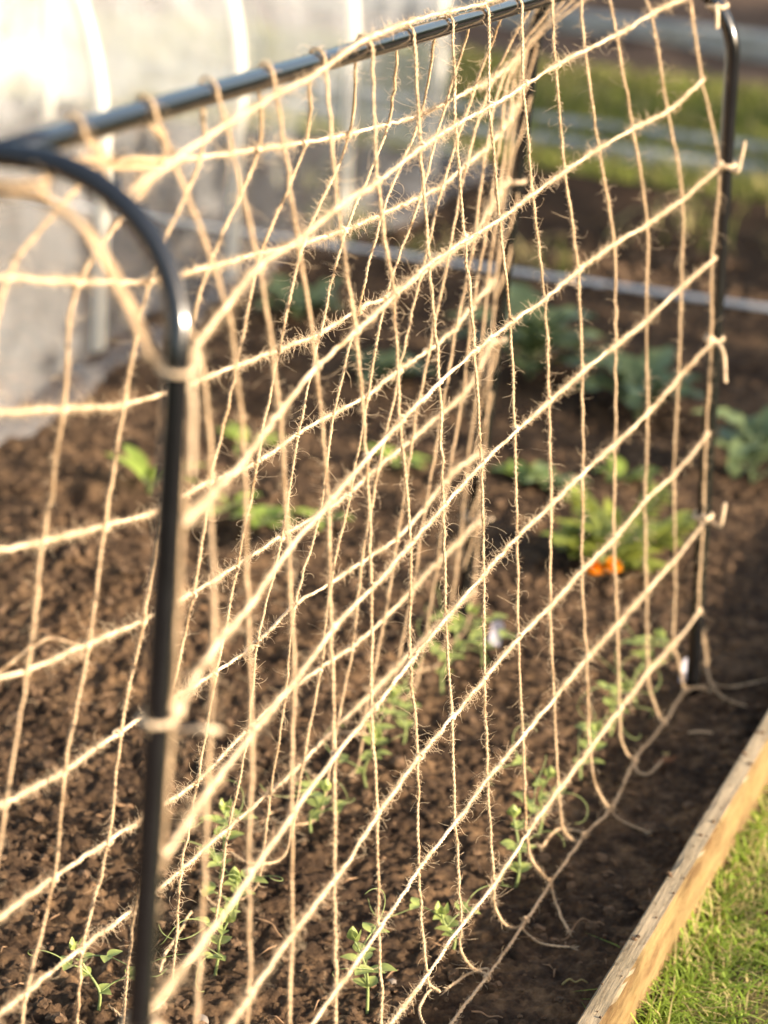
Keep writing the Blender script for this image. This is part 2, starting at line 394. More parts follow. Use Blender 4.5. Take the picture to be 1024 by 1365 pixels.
for k in range(1500):
    y=1.965+abs(RNG.normal(0,.28)); x=RNG.uniform(-1.6,.7)
    if y<2.9: mb.add(rock(.003+.016*RNG.random()**3,RNG)+np.array([x,y,-.035+.012*float(fbm(np.array([x*2.5]),np.array([y*2.5]),3,40)[0])+.004]),ICOF)
tag(mb.build('spilled_earth',M['crumb'],smooth=False),'clods of earth spilled onto the dark fabric path','soil crumbs',kind='stuff')
mb=MB(); rr=random.Random(5)
for i in range(9000):
    y=rr.uniform(-.4,1.95); x=rr.uniform(-3.6,-2.5)
    blades(mb,1,lambda:x,lambda:y,lambda a,b:-.01,.04,.14,.010,rr,1.0,.35)
tag(mb.build('tall_grass',[M['grass'],M['straw']],smooth=False),'tall yellowing grass seen through the mesh tunnel','grass',kind='stuff')

# ------------------------------------------------------------------ timber edging
def rough_board(name,L,T,H,mat,rng,ny=160):
    """plank along local Y (0..L), local X 0..T, top at z=H, sawn edges slightly worn"""
    ys=np.linspace(0,L,ny); prof=[(0,-.06),(0,H-.002),(.002,H),(T*.35,H+.0004),(T*.65,H),(T-.002,H),(T,H-.002),(T,H*.3),(T,-.06)]
    V=[]
    for k,y in enumerate(ys):
        for (px,pz) in prof:
            jit=vnoise(np.array([y*60+px*900]),np.array([pz*500+3.]),17)[0]*.0004+ vnoise(np.array([y*9]),np.array([px*40.]),19)[0]*.0006
            chip=0
            if px<.003 and pz>0: chip=-.004*max(0,vnoise(np.array([y*34]),np.array([1.5]),23)[0]-.45)
            V.append((px+(jit if pz>0 else 0),y,pz+(jit*.6 if pz>0 else 0)+chip))
    m=len(prof); F=[]
    for k in range(ny-1):
        for j in range(m-1): F.append((k*m+j,k*m+j+1,(k+1)*m+j+1,(k+1)*m+j))
    F.append(tuple(range(m))[::-1]); F.append(tuple((ny-1)*m+j for j in range(m)))
    mb=MB(); mb.add(V,F); return mb.build(name,mat,smooth=False)
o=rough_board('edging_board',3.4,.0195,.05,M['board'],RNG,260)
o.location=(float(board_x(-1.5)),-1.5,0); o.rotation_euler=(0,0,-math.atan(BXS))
tag(o,'sawn wooden board between soil and lawn, its side coloured orange as in low sun','edging board')
def xboard(name,y,z,L,T,H,label,grp=None,x0=-6):
    o=rough_board(name,L,T,H,M['paleboard'],RNG,60); o.location=(x0,y,z); o.rotation_euler=(0,0,-math.pi/2)
    o.location=(x0,y+T,z); tag(o,label,'edging board',grp); return o
o=rough_board('edging_board',12,.02,.004,M['greenboard'],RNG,60); o.rotation_euler=(0,0,-math.pi/2); o.location=(-6,1.915,0); o.location.z=-.014; tag(o,'dark board closing the far end of the soil bed, coloured as the thin shadow under the pale rope','edging board')
mb=MB(); xs_=np.linspace(-6,6,1600); ph=xs_*2*math.pi/.034
for k in range(3):
    a=ph+k*2.094; mb.tube(np.stack([xs_,1.905+.0024*np.cos(a),.016+.004*np.sin(xs_*1.3)+.0024*np.sin(a)],1),.0031,6)
tag(mb.build('rope',M['rope']),'pale grey twisted rope stretched along the far end of the bed','rope')
xboard('edging_board',3.17,-.035,12,.055,.018,'nearer of the two pale boards lying in the far grass','pale boards in the far grass')
xboard('edging_board',3.40,-.035,12,.055,.018,'farther of the two pale boards lying in the far grass','pale boards in the far grass')
xboard('edging_board',4.72,-.04,12,.08,.05,'pale grey board across the bare soil, farthest from the net')

# ------------------------------------------------------------------ black frame
def zbar(y): return .872-.051*(y+1.2)      # the ridge drops a little towards the far end
RB=.0078
def hoop_pts(far):
    y0=.262 if far else -1.20; zt=zbar(y0); w=.108 if far else .115; rr=.085 if far else .098; pts=[]
    zf=-.16
    def lean(z): return (y0-(0 if far else .156*(zt-z) if z<zt-.09 else .156*.09*((zt-z)/.09)**2))
    zc=zt-rr
    for z in np.linspace(zf,zc,40): pts.append((-(w+.045*(zc-z)),z))
    for a in np.linspace(180,90,16)[1:]: pts.append((-(w-rr)+rr*math.cos(math.radians(a)),zc+rr*math.sin(math.radians(a))))
    pts+= [(x,zt) for x in np.linspace(-(w-rr),w-rr,6)[1:-1]]
    for a in np.linspace(90,0,16): pts.append(((w-rr)+rr*math.cos(math.radians(a)),zc+rr*math.sin(math.radians(a))))
    for z in np.linspace(zc,zf,40)[1:]: pts.append(((w+.045*(zc-z)),z))
    return np.array([(x,lean(z),z) for x,z in pts])
fr=empty('net_frame',(0,0,0),'black steel frame of two hoops and a ridge bar carrying the twine net','plant frame')
for far in (False,True):
    mb=MB(); mb.tube(hoop_pts(far),RB if far else RB-.0006,16); mb.build('hoop',M['paint'],fr)
mb=MB(); P=np.array([(0,y,zbar(y)) for y in np.linspace(-1.2,.262,30)]); mb.tube(P,RB,20); mb.build('ridge_bar',M['paint'],fr)

# ------------------------------------------------------------------ jute net
D=json.loads('''{"front":[[[59,243,780],[44,142,774],[37,32,767],[33,-69,767],[31,-164,767],[31,-264,765],[31,-365,763],[31,-459,764],[32,-551,762],[34,-656,756],[35,-743,755],[38,-830,750],[41,-910,750],[46,-978,740],[54,-1043,733],[113,-1198,771]],[[80,250,694],[67,157,676],[55,63,672],[48,-42,671],[45,-151,669],[44,-253,668],[44,-354,666],[43,-449,668],[43,-541,669],[44,-631,664],[45,-718,658],[47,-804,654],[50,-881,644],[54,-953,632],[60,-1024,629],[120,-1212,683]],[[108,250,605],[83,200,578],[69,108,568],[61,3,568],[57,-116,569],[56,-226,567],[55,-333,571],[54,-433,571],[54,-528,569],[55,-626,564],[56,-707,559],[58,-793,551],[60,-875,544],[64,-959,532],[88,-1077,551],[126,-1229,577]],[[112,250,505],[91,203,483],[78,106,468],[72,6,466],[68,-107,468],[67,-220,469],[66,-327,471],[66,-426,471],[66,-530,466],[67,-615,462],[68,-710,458],[68,-798,456],[71,-879,448],[73,-962,444],[79,-1053,441],[128,-1242,492]],[[120,250,414],[98,205,384],[88,115,368],[82,3,365],[79,-110,369],[78,-221,371],[77,-329,375],[77,-430,374],[77,-535,372],[77,-627,368],[78,-720,363],[79,-804,361],[81,-897,354],[84,-984,347],[88,-1074,344],[129,-1256,400]],[[126,250,310],[105,200,276],[96,107,274],[92,-5,268],[89,-119,272],[88,-228,274],[87,-333,280],[87,-436,281],[87,-529,281],[87,-619,281],[88,-720,276],[89,-815,267],[90,-906,266],[93,-995,263],[109,-1134,280],[130,-1275,305]],[[133,250,211],[114,214,176],[106,115,171],[102,6,171],[100,-111,178],[99,-226,180],[98,-328,183],[98,-439,188],[98,-532,187],[98,-630,189],[98,-727,182],[99,-827,181],[103,-936,184],[108,-1044,188],[118,-1167,198],[130,-1290,210]],[[139,250,105],[121,220,74],[115,124,75],[112,12,75],[111,-103,79],[110,-218,83],[109,-325,84],[110,-432,83],[109,-526,88],[109,-621,89],[109,-735,94],[111,-844,97],[115,-956,101],[120,-1070,107],[125,-1189,112],[130,-1305,115]]],"back":[[[-111,245,703],[-93,169,713],[-75,84,722],[-60,-4,726],[-48,-94,730],[-37,-187,739],[-36,-274,740],[-35,-347,742],[-34,-436,750],[-32,-537,760],[-29,-642,773],[-27,-744,787],[-27,-852,801],[-28,-913,811],[-32,-1006,827],[-21,-1185,861]],[[-116,245,643],[-93,139,647],[-71,32,654],[-60,-54,655],[-53,-140,656],[-46,-234,656],[-45,-301,660],[-43,-410,667],[-43,-500,673],[-42,-600,684],[-41,-694,697],[-41,-795,709],[-43,-894,722],[-48,-994,744],[-58,-1076,764],[-75,-1143,777]],[[-122,245,556],[-91,110,567],[-57,-37,590],[-57,-81,574],[-55,-169,578],[-54,-254,576],[-54,-351,579],[-53,-427,586],[-52,-522,589],[-51,-617,600],[-51,-707,611],[-51,-818,623],[-52,-909,637],[-55,-998,659],[-64,-1083,679],[-81,-1154,695]],[[-124,245,447],[-94,107,471],[-67,-33,492],[-67,-85,482],[-66,-174,482],[-64,-267,488],[-64,-354,487],[-63,-444,497],[-62,-534,504],[-62,-626,507],[-61,-722,522],[-61,-818,530],[-61,-915,549],[-64,-1006,567],[-71,-1087,585],[-85,-1161,599]],[[-123,245,375],[-99,116,376],[-80,-1,387],[-77,-81,390],[-76,-176,391],[-75,-276,394],[-74,-356,394],[-74,-437,399],[-72,-532,412],[-72,-631,419],[-71,-724,429],[-70,-822,442],[-70,-917,459],[-73,-1007,473],[-78,-1089,494],[-89,-1167,507]],[[-122,245,247],[-105,125,274],[-89,0,296],[-89,-74,286],[-88,-162,283],[-86,-273,297],[-84,-366,308],[-83,-461,321],[-83,-548,318],[-82,-642,328],[-81,-737,341],[-80,-834,354],[-81,-928,362],[-82,-1018,378],[-86,-1098,393],[-96,-1178,405]],[[-122,245,162],[-112,140,175],[-104,34,186],[-100,-62,190],[-98,-156,193],[-97,-253,200],[-95,-347,215],[-93,-444,226],[-93,-533,229],[-93,-646,228],[-92,-737,242],[-91,-825,257],[-90,-922,272],[-92,-1022,281],[-94,-1092,289],[-102,-1183,304]],[[-121,245,78],[-119,147,84],[-116,47,91],[-113,-54,98],[-109,-156,106],[-106,-259,116],[-106,-350,116],[-105,-437,124],[-104,-539,135],[-102,-650,146],[-102,-746,156],[-100,-847,174],[-100,-944,185],[-100,-1025,193],[-102,-1092,197],[-108,-1191,213]]],"loops":{"0":[[138,320,35],[154,284,10],[172,254,7],[189,242,6],[207,240,5]],"1":[[126,234,45],[135,238,12]],"2":[[120,131,45],[127,142,20],[136,133,12]],"3":[[117,13,40],[122,25,20],[130,30,12]],"4":[[121,-105,40],[133,-102,20],[140,-98,14]],"5":[[110,-195,40],[113,-185,20],[124,-180,10],[130,-167,12]],"6":[[107,-295,45],[114,-276,20],[126,-279,14]],"7":[[102,-393,40],[109,-380,15],[121,-374,10],[126,-359,14]],"8":[[94,-474,40],[103,-468,16],[123,-472,12]],"9":[[95,-558,40],[101,-548,30]]},"tails":{"8":[[117,-453,7],[104,-468,7],[96,-501,7]],"7":[[126,-370,7],[150,-386,7],[173,-382,7]],"6":[[128,-281,7],[150,-327,7],[164,-352,7]],"5":[[119,-149,7],[99,-155,7],[95,-198,7]],"4":[[140,-96,7],[158,-111,7],[180,-120,7]],"3":[[139,11,7],[151,10,7],[155,44,7]],"9":[[82,-508,7],[84,-545,7],[102,-578,7]],"1":[[136,245,7],[145,259,7],[157,260,7]],"0":[[159,278,7],[181,278,7],[211,305,7]]},"cord":[[157,257,12],[138,236,12],[137,131,12],[131,30,12],[138,-91,12],[129,-169,12],[126,-275,12],[126,-358,12],[123,-472,12],[118,-566,12]],"top":[[60,-1166,850],[31,-1034,841],[19,-926,842],[13,-824,843],[10,-729,845]],"edge":[[102,-1198,777],[87,-1194,798],[70,-1191,821],[56,-1188,838],[36,-1186,850],[17,-1185,855],[-8,-1186,854]]}''')
FR=np.array(D['front'],float)/1000; BK=np.array(D['back'],float)/1000

def strand(mb,P,R,rng,pitch=.010,step=.0016,plies=2,sides=5,wob=.00042,knots=None,mi=0):
    P=resample(P,step); n=len(P); s=np.arange(n)*step
    ph=rng.uniform(0,100)
    w=np.stack([np.interp(s,np.arange(0,s[-1]+.03,.012),rng.normal(0,1,len(np.arange(0,s[-1]+.03,.012)))) for k in range(3)],1)*wob
    P=P+w; Nn,Bb=frames(P)
    th=2*np.pi*s/pitch+ph
    thick=1+.10*np.interp(s,np.arange(0,s[-1]+.05,.02),rng.normal(0,1,len(np.arange(0,s[-1]+.05,.02))))
    for k in range(plies):
        a=th+2*np.pi*k/plies
        Q=P+(np.cos(a)[:,None]*Nn+np.sin(a)[:,None]*Bb)*(R*.40)*thick[:,None]
        mb.tube(Q,R*.64*thick,sides,True,mi)
    return P
def fuzz(mb,P,R,rng,per_m=260,lmax=.022,mi=1):
    """short downy fibres along a strand with a few long curling ones"""
    L=np.linalg.norm(np.diff(P,axis=0),axis=1).sum(); n=int(L*per_m*6)
    if n<3: return
    idx=rng.integers(0,len(P)-1,n)
    cl=np.interp(np.arange(len(P)),np.arange(0,len(P)+40,22),rng.normal(0,1,len(np.arange(0,len(P)+40,22))))
    dens=.42+.42*cl[idx]+rng.normal(0,.22,n)
    idx=idx[dens>.25]; n=len(idx)
    T=np.gradient(P,axis=0); T/=np.linalg.norm(T,axis=1,keepdims=True); t=T[idx]
    u=rng.normal(0,1,(n,3)); u-=t*(u*t).sum(1,keepdims=True); u/=np.linalg.norm(u,axis=1,keepdims=True)
    long=rng.random(n)<.17
    l=np.where(long,np.minimum(lmax,.0035+rng.exponential(.0052,n)),.0010+rng.exponential(.0012,n))
    d=u+t*rng.normal(0,.9,(n,1)); d/=np.linalg.norm(d,axis=1,keepdims=True)
    p=P[idx]+u*R*.75; k=7; pts=[p]
    ax=rng.normal(0,1,(n,3)); ax/=np.linalg.norm(ax,axis=1,keepdims=True); w=np.where(long,rng.uniform(.05,.6,n),rng.uniform(0,.25,n))[:,None]
    for q in range(k-1):
        d=d+np.cross(ax,d)*w+rng.normal(0,.13,(n,3)); d/=np.linalg.norm(d,axis=1,keepdims=True); p=p+d*(l/(k-1))[:,None]; pts.append(p)
    pts=np.stack(pts,1)                                   # n,k,3
    D=np.gradient(pts,axis=1); D/=np.linalg.norm(D,axis=2,keepdims=True)+1e-12
    a=np.cross(D,np.array([.31,.22,.92])); a/=np.linalg.norm(a,axis=2,keepdims=True)+1e-9; b=np.cross(D,a)
    r=(np.linspace(.00019,.00009,k)[None,:,None,None])*np.where(long,1.0,.85)[:,None,None,None]
    ang=np.array([0,2.0944,4.1888])
    V=pts[:,:,None,:]+(np.cos(ang)[None,None,:,None]*a[:,:,None,:]+np.sin(ang)[None,None,:,None]*b[:,:,None,:])*r
    base=(np.arange(n)*k*3)[:,None,None]; ii=(np.arange(k-1)*3)[None,:,None]; jj=np.arange(3)[None,None,:]; kk=(jj+1)%3
    F=np.stack([base+ii+jj,base+ii+kk,base+ii+3+kk,base+ii+3+jj],-1).reshape(-1,4)
    mb.addarr(V.reshape(-1,3),F,mi)
def wrap(mb,p,t,R,rng,mi=0):
    """the turn of one twine round the other at a crossing"""
    t=t/np.linalg.norm(t); u=np.cross(t,[0.3,.2,1]); u/=np.linalg.norm(u); v=np.cross(t,u)
    a=np.linspace(0,2*np.pi*1.25,12)+rng.uniform(0,6); off=np.linspace(-.0018,.0018,12)
    Q=p+(np.cos(a)[:,None]*u+np.sin(a)[:,None]*v)*R*1.3+off[:,None]*t
    mb.tube(Q,R*.62,6,True,mi)

RV,RH=.00138,.00166
net=empty('jute_net',(0,0,0),'pale jute twine pea net draped over the black frame','plant net')
rng=np.random.default_rng(11)
PANEL=[M['jute'],M['fuzz'],M['jute_flat']]
def col_path(side,c):
    G=FR if side>0 else BK; pts=[]
    if 1<=c<=14:
        y=.293-.1*c+ (0 if side>0 else .02)   # where the twine meets the bar
        y=.286-.1*c; z=zbar(y); r=RB+.0018
        if side>0:
            pts=[(-r,y+.012,z-.002),(-r*.6,y+.010,z+r*.8),(0,y+.006,z+r),(r*.7,y+.003,z+r*.7),(r,y,z)]
        else:
            pts=[(-r*.9,y+.013,z-.001)]
    for r_ in range(8): pts.append(tuple(G[r_][c]))
    return pts
LP={int(k):np.array(v)/1000 for k,v in D['loops'].items()}
TL={int(k):np.array(v)/1000 for k,v in D['tails'].items()}
CORD=np.array(D['cord'],float)/1000
def lay(P,lift=.003):
    P=np.array(P,float)
    for p in P: p[2]=max(p[2],ground_z(p[0],p[1])+lift)
    return P
def row_c(r,side):
    G=FR if side>0 else BK; P=[tuple(G[r][c]) for c in range(16)]
    return P
mbF=MB(); mbB=MB(); knot_pts=[]
for side,mb in ((1,mbF),(-1,mbB)):
    G=FR if side>0 else BK
    for c in range(16):
        pts=col_path(side,c)
        if side>0 and c in LP: pts+= [tuple(p) for p in lay(LP[c])]
        elif side>0:
            # loops that reach the cord nearer the camera
            q=pts[-1]; pts+=[(q[0]-.005,q[1]-.005,.05),(q[0]+.002,q[1]+.006,.022),(q[0]+.012,q[1]+.016,.015)]
        else:
            q=pts[-1]; j=rng.uniform(-.01,.01); gz=ground_z(q[0]-.012,q[1]+j)
            pts+=[(q[0]-.004,q[1]+j*.5,q[2]*.55),(q[0]-.012,q[1]+j,max(.02,gz+.006)),(q[0]-.035,q[1]+j-.02,ground_z(q[0]-.035,q[1]+j-.02)+.004),(q[0]-.06,q[1]+j-.015,ground_z(q[0]-.06,q[1]+j-.015)+.004)]
        # slight slack between the knots
        P=catmull(pts,10)
        P=strand(mb,P,RV,rng)
        fuzz(mb,P,RV,rng,480 if side>0 else 380)
    for r in range(8):
        pts=row_c(r,side)
        # the end turns round the leg of each hoop
        P=catmull(pts,8)
        P=P+np.array([.0022*side,0,0])
        P=strand(mb,P,RH,rng,pitch=.012,plies=2,mi=2)
        fuzz(mb,P,RH,rng,1100,.013)
        for c in range(16):
            q=np.array(G[r][c])+np.array([.001*side,0,0]); a_=rng.choice([-1,1])
            wrap(mb,q,np.array([0,a_*.8,1.]),RH,rng,2 if rng.random()<.5 else 0)
            if rng.random()<.6: wrap(mb,q+rng.normal(0,.0008,3),np.array([0,1.,.25*a_]),RH*1.05,rng,2)
# top row: along the bar, then knotted at the near end
tp=[tuple(np.array(p)/1000) for p in D['top']]
zz=lambda y:zbar(y)
tp+=[(.0075,-.64,zz(-.64)+.0085),(.002,-.55,zz(-.55)+.0108),(-.002,-.45,zz(-.45)+.0108),(.001,-.33,zz(-.33)+.0108),(-.003,-.2,zz(-.2)+.0105),(-.006,-.05,zz(-.05)+.009),(-.004,.1,zz(.1)+.0098),(0,.245,zz(.245)+.0105)]
P=catmull(tp,10); P=strand(mbF,P,RH,rng,pitch=.012,mi=2); fuzz(mbF,P,RH,rng,750,.012)
for k in range(3): wrap(mbF,np.array(tp[0])+rng.normal(0,.0012,3),np.array([.3,1,.4]) if k else np.array([0,.2,1.]),RH*1.15,rng)
# edge twine over the near hoop
ed=[tuple(FR[0][15])]+[tuple(np.array(p)/1000) for p in D['edge']]
H=hoop_pts(False)
ed+=[(-.04,-1.19,.858),(-.085,-1.195,.825),tuple(BK[1][15])]
ed=[np.array(q)+np.array([.001,-.021,-.001]) for q in ed]
for dx in (-.003,.0012,.0050):
    P=catmull([q+np.array([dx*.8,dx*.3,-dx*.8]) for q in ed],8); P=strand(mbF,P,RH,rng); fuzz(mbF,P,RV,rng,350)
# second twine laid over the hoop top, joining the back panel
ed2=[tuple(BK[0][13]),tuple(BK[0][14]+np.array([.004,0,.001])),(.005,-1.15,.860),(.030,-1.205,.862),(.012,-1.214,.8595),(-.02,-1.214,.857),(-.08,-1.212,.835)]
for dz in (0,.0045):
    P=catmull([np.array(q)+np.array([0,-dz*.4,-dz]) for q in ed2],8); P=strand(mbB,P,RH,rng); fuzz(mbB,P,RV,rng,350)
# edge twine over the far hoop
efar=[tuple(FR[1][0]),(.06,.246,.775),(.05,.255,.80),(0,.262,zbar(.262)+.009),(-.05,.258,.79),tuple(BK[0][0]),tuple(BK[1][0])]
P=catmull(efar,8); strand(mbF,P,RV,rng)
for k in range(2):      # twine wound down the far left leg
    Q=[]
    for z in np.linspace(.80,.10,46):
        c_=hoop_pts(True); m_=c_[:,0]<-.03; c_=c_[m_]; q_=c_[np.argmin(abs(c_[:,2]-z))]; a_=z*38+k*2.2
        Q.append((q_[0]+(RB+.0016)*math.sin(a_)*.6-.001,q_[1]-(RB+.0022)*abs(math.cos(a_)*.5+.6),z))
    P=strand(mbB,catmull(Q,3),RV,rng); fuzz(mbB,P,RV,rng,200)
mbF.build('net_panel',PANEL,net)
mbB.build('net_panel',PANEL,net)
# ground cord
mb=MB(); cp=lay(np.vstack([CORD,[[.112,-.70,.012],[.11,-.9,.012]]]),.0035); P=catmull(cp,8); P=strand(mb,P,RH*.95,rng,pitch=.016); fuzz(mb,P,RH,rng,160,.008)
for c in range(1,9):
    e=LP[c][-1]; i=np.argmin(np.linalg.norm(P-e,axis=1))
    for k in range(2): wrap(mb,P[i]+rng.normal(0,.001,3),np.array([.1,1,0]) if k else np.array([1.,.3,.5]),RH*1.25,rng)
mb.build('ground_cord',[M['jute'],M['fuzz']],net)
# loose ends on the soil
for c,t in TL.items():
    mb=MB(); st=LP[c][-1:] if c in LP and c!=0 and c!=1 else (LP[0][-3:-2] if c==0 else CORD[1:2])
    P=catmull(lay(np.vstack([st,t]),.0028),10); P=strand(mb,P,RV*1.05,rng); fuzz(mb,P,RV,rng,140,.007)
    for q in range(14):   # frayed tip
        d=P[-1]-P[-4]; d/=np.linalg.norm(d); d=d+rng.normal(0,.35,3); mb.tube([P[-1],P[-1]+d*.003,P[-1]+d*.0065+rng.normal(0,.0008,3)],.00018,3,False,1)
    mb.build('loose_end',[M['jute'],M['fuzz']],net)
# ties that hold the edges to the legs
def leg_at(far,side,z):
    H=hoop_pts(far); m=(H[:,0]*side>.05); Hh=H[m]; return Hh[np.argmin(abs(Hh[:,2]-z))]
def tie(far,side,node,tail,R=.0021):
    mb=MB(); z=node[2]; c=np.array(leg_at(far,side,z))
    c[2]=z; a=np.linspace(0,2*np.pi*1.6,26); rr=RB+R*.9
    ring=np.stack([c[0]+rr*np.cos(a),c[1]+rr*np.sin(a),z+np.linspace(-.003,.003,26)],1)
    P=np.vstack([[node],ring[2:-2],tail]) if len(tail) else np.vstack([[node],ring])
    P=catmull(P,4); P=strand(mb,P,R,rng,wob=.0003); fuzz(mb,P,R,rng,200,.007)
    for k in range(3): wrap(mb,np.array(node)+rng.normal(0,.0012,3),rng.normal(0,1,3),R*1.2,rng)
    mb.build('tie',[M['jute_flat'],M['fuzz']],net)
def V3(*a): return np.array(a,float)/1000
tie(True,1,FR[2][0],[V3(128,248,602),V3(131,246,612),V3(134,244,636)])
tie(True,1,FR[4][0],[V3(131,246,412),V3(137,246,400),V3(142,247,372)])
tie(True,1,FR[6][0],[V3(152,247,208),V3(155,246,214),V3(156,246,236)])
tie(True,1,V3(86,258,770),[V3(88,250,768),V3(90,248,760),V3(91,247,750)])
tie(True,-1,BK[2][0],[V3(-116,247,557),V3(-109,246,560)])
tie(True,-1,BK[4][0],[V3(-116,247,376),V3(-108,246,381)])
tie(True,-1,BK[6][0],[V3(-116,247,166),V3(-106,246,170)])
tie(False,1,FR[0][15],[V3(121,-1212,765),V3(124,-1212,735),V3(125,-1213,712)],.0019)
tie(False,1,FR[2][15],[V3(136,-1240,571),V3(150,-1243,577),V3(158,-1236,573)],.0020)
tie(False,1,FR[4][15],[V3(140,-1262,395),V3(146,-1256,380)],.0019)
for r in (2,4): tie(False,-1,BK[r][15],[])

# twine scraps lying on the soil
def scrap(pts,label):
    mb=MB(); P=catmull(lay(np.array(pts),.003),10); P=strand(mb,P,RV*1.1,rng); fuzz(mb,P,RV,rng,160,.007)
    o=mb.build('twine_scrap',[M['jute'],M['fuzz']]); tag(o,label,'twine scrap'); return o
scrap([(.165,.128,.01),(.176,.132,.012),(.190,.138,.01)],'short stray piece of twine on dark soil between the ground cord and the wooden board')
scrap([(-.53,-.30,.02),(-.512,-.18,.055),(-.492,-.10,.075),(-.465,-.072,.06)],'curved tan twine arching over the earth heap left of the frame')
scrap([(-.13,-.62,.03),(-.15,-.56,.012),(-.155,-.52,.01),(-.16,-.48,.01)],'dull twine tail trailing on the soil beside the foremost left pea seedling')
scrap([(-.215,-.30,.02),(-.185,-.29,.014),(-.16,-.25,.012)],'thin brown twine end behind the black near leg')

# ------------------------------------------------------------------ polytunnel
tun=empty('mesh_tunnel',(-1.43,1.1,0),'low tunnel of white insect mesh stretched over pale plastic hoops','garden tunnel')
XC,HW,HT=-1.435,.455,.86
def tprof(t):
    """t 0..1 from near hem over the top to the far hem: x,z"""
    pts=[]
    z1=.30
    arc=math.pi; s=t*(2*z1+arc*.55)
    if s<z1: return XC+HW, s
    if s<z1+arc*.55:
        a=(s-z1)/.55; return XC+HW*math.cos(a), z1+(HT-z1)*math.sin(a)
    return XC-HW, z1-(s-z1-arc*.55)
HOOPY=[-.50,.03,.56,1.10,1.64,2.20,2.74]
mb=MB()
ys=np.linspace(-.9,2.80,150); ts=np.linspace(0,1,70); V=[]
for i,y in enumerate(ys):
    dmin=min(abs(y-h) for h in HOOPY); sag=.016*min(1,dmin/.27)
    V.append((XC+HW+.065+.02*vnoise(np.array([y*7]),np.array([9.]),61)[0]+(.035*sstep(1.9,2.5,y)),y,ground_z(-.88,min(y,1.8))+.006+.012*abs(vnoise(np.array([y*11]),np.array([2.]),60)[0]) if y<1.88 else -.02))
    V.append((XC+HW+.04+.02*vnoise(np.array([y*9]),np.array([5.]),61)[0],y,.022+.016*vnoise(np.array([y*14]),np.array([4.]),63)[0]))
    for t in ts:
        x,z=tprof(t); z=max(z,-.02)
        f=.012*fbm(np.array([y*5+z*6]),np.array([t*9]),3,64)[0]+.020*math.exp(-z/.15)*(1-2*abs(vnoise(np.array([y*7-z*10]),np.array([z*4+y]),66)[0]))+.008*(1-2*abs(vnoise(np.array([y*4-z*9+3]),np.array([z*2]),67)[0]))
        nx=(x-XC)/HW; nz=max(0,z-.3)/.5; L=math.hypot(nx,nz)+1e-6
        V.append((x+nx/L*(f-sag),y,z+nz/L*(f-sag)+(.005 if t in(0,1) else 0)))
m=len(ts)+2; F=[]
for i in range(len(ys)-1):
    for j in range(m-1): F.append((i*m+j,i*m+j+1,(i+1)*m+j+1,(i+1)*m+j))
# gathered end
base=len(V); e0=(len(ys)-1)*m
rings=6
for k in range(1,rings+1):
    q=k/rings
    for j in range(m):
        x,y,z=V[e0+j]; cx0,cz0=XC+.05,.05
        V.append((x+(cx0-x)*q,2.80+.05*math.sin(q*1.6)+.008*vnoise(np.array([j*.9]),np.array([q*3]),68)[0],z+(cz0-z)*q))
for k in range(rings):
    a=e0 if k==0 else base+(k-1)*m; b=base+k*m
    for j in range(m-1): F.append((a+j,a+j+1,b+j+1,b+j))
V=np.array(V)-np.array(tun.location)
split=(len(ts)+2)*0+ (m*6)//10
Fa=[f for f in F if (f[0]%m)<split and f[0]<base+10**9]; Fb=[f for f in F if (f[0]%m)>=split]
mb.add(V,Fa); mb.build('mesh_cover',M['cover'],tun)
mb=MB(); mb.add(V,Fb); mb.build('back_cover',M['backmesh'],tun)
for h in HOOPY:
    mb=MB(); pts=[(XC-HW+.012,h,-.1)]
    for t in np.linspace(0,1,60)[::-1]:
        x,z=tprof(t); pts.append((XC+(x-XC)*.975,h,z*.985))
    pts.append((XC+HW-.012,h,-.1)); P=np.array(pts)-np.array(tun.location); mb.tube(P,.0115,10); mb.build('hoop',M['hoop'],tun)

# ------------------------------------------------------------------ plants
def leaf(mb,base,d,up,L,W,cup=.2,droop=.3,nl=7,nw=4,mi=0,wave=0,rng=None,tip=1.0):
    d=np.array(d,float); d/=np.linalg.norm(d); up=np.array(up,float); s=np.cross(d,up); s/=np.linalg.norm(s)+1e-9; u=np.cross(s,d)
    V=[]; F=[]
    for i in range(nl+1):
        t=i/nl; w=W*(math.sin(math.pi*min(1,t*.93+.05)**(.8)))**tip+W*.03
        c=np.array(base)+d*L*t*(1-.15*droop*t)+u*(-droop*L*t*t)
        for j in range(nw+1):
            q=(j/nw)*2-1
            wv=wave*math.sin(t*17+q*3+(hash(round(base[0]*1e4))%7))*abs(q)*W if wave else 0
            V.append(c+s*q*w*.5+u*(cup*abs(q)**1.5*w*.5+wv))
    for i in range(nl):
        for j in range(nw): a=i*(nw+1)+j; F.append((a,a+1,a+nw+2,a+nw+1))
    mb.add(V,F,mi)

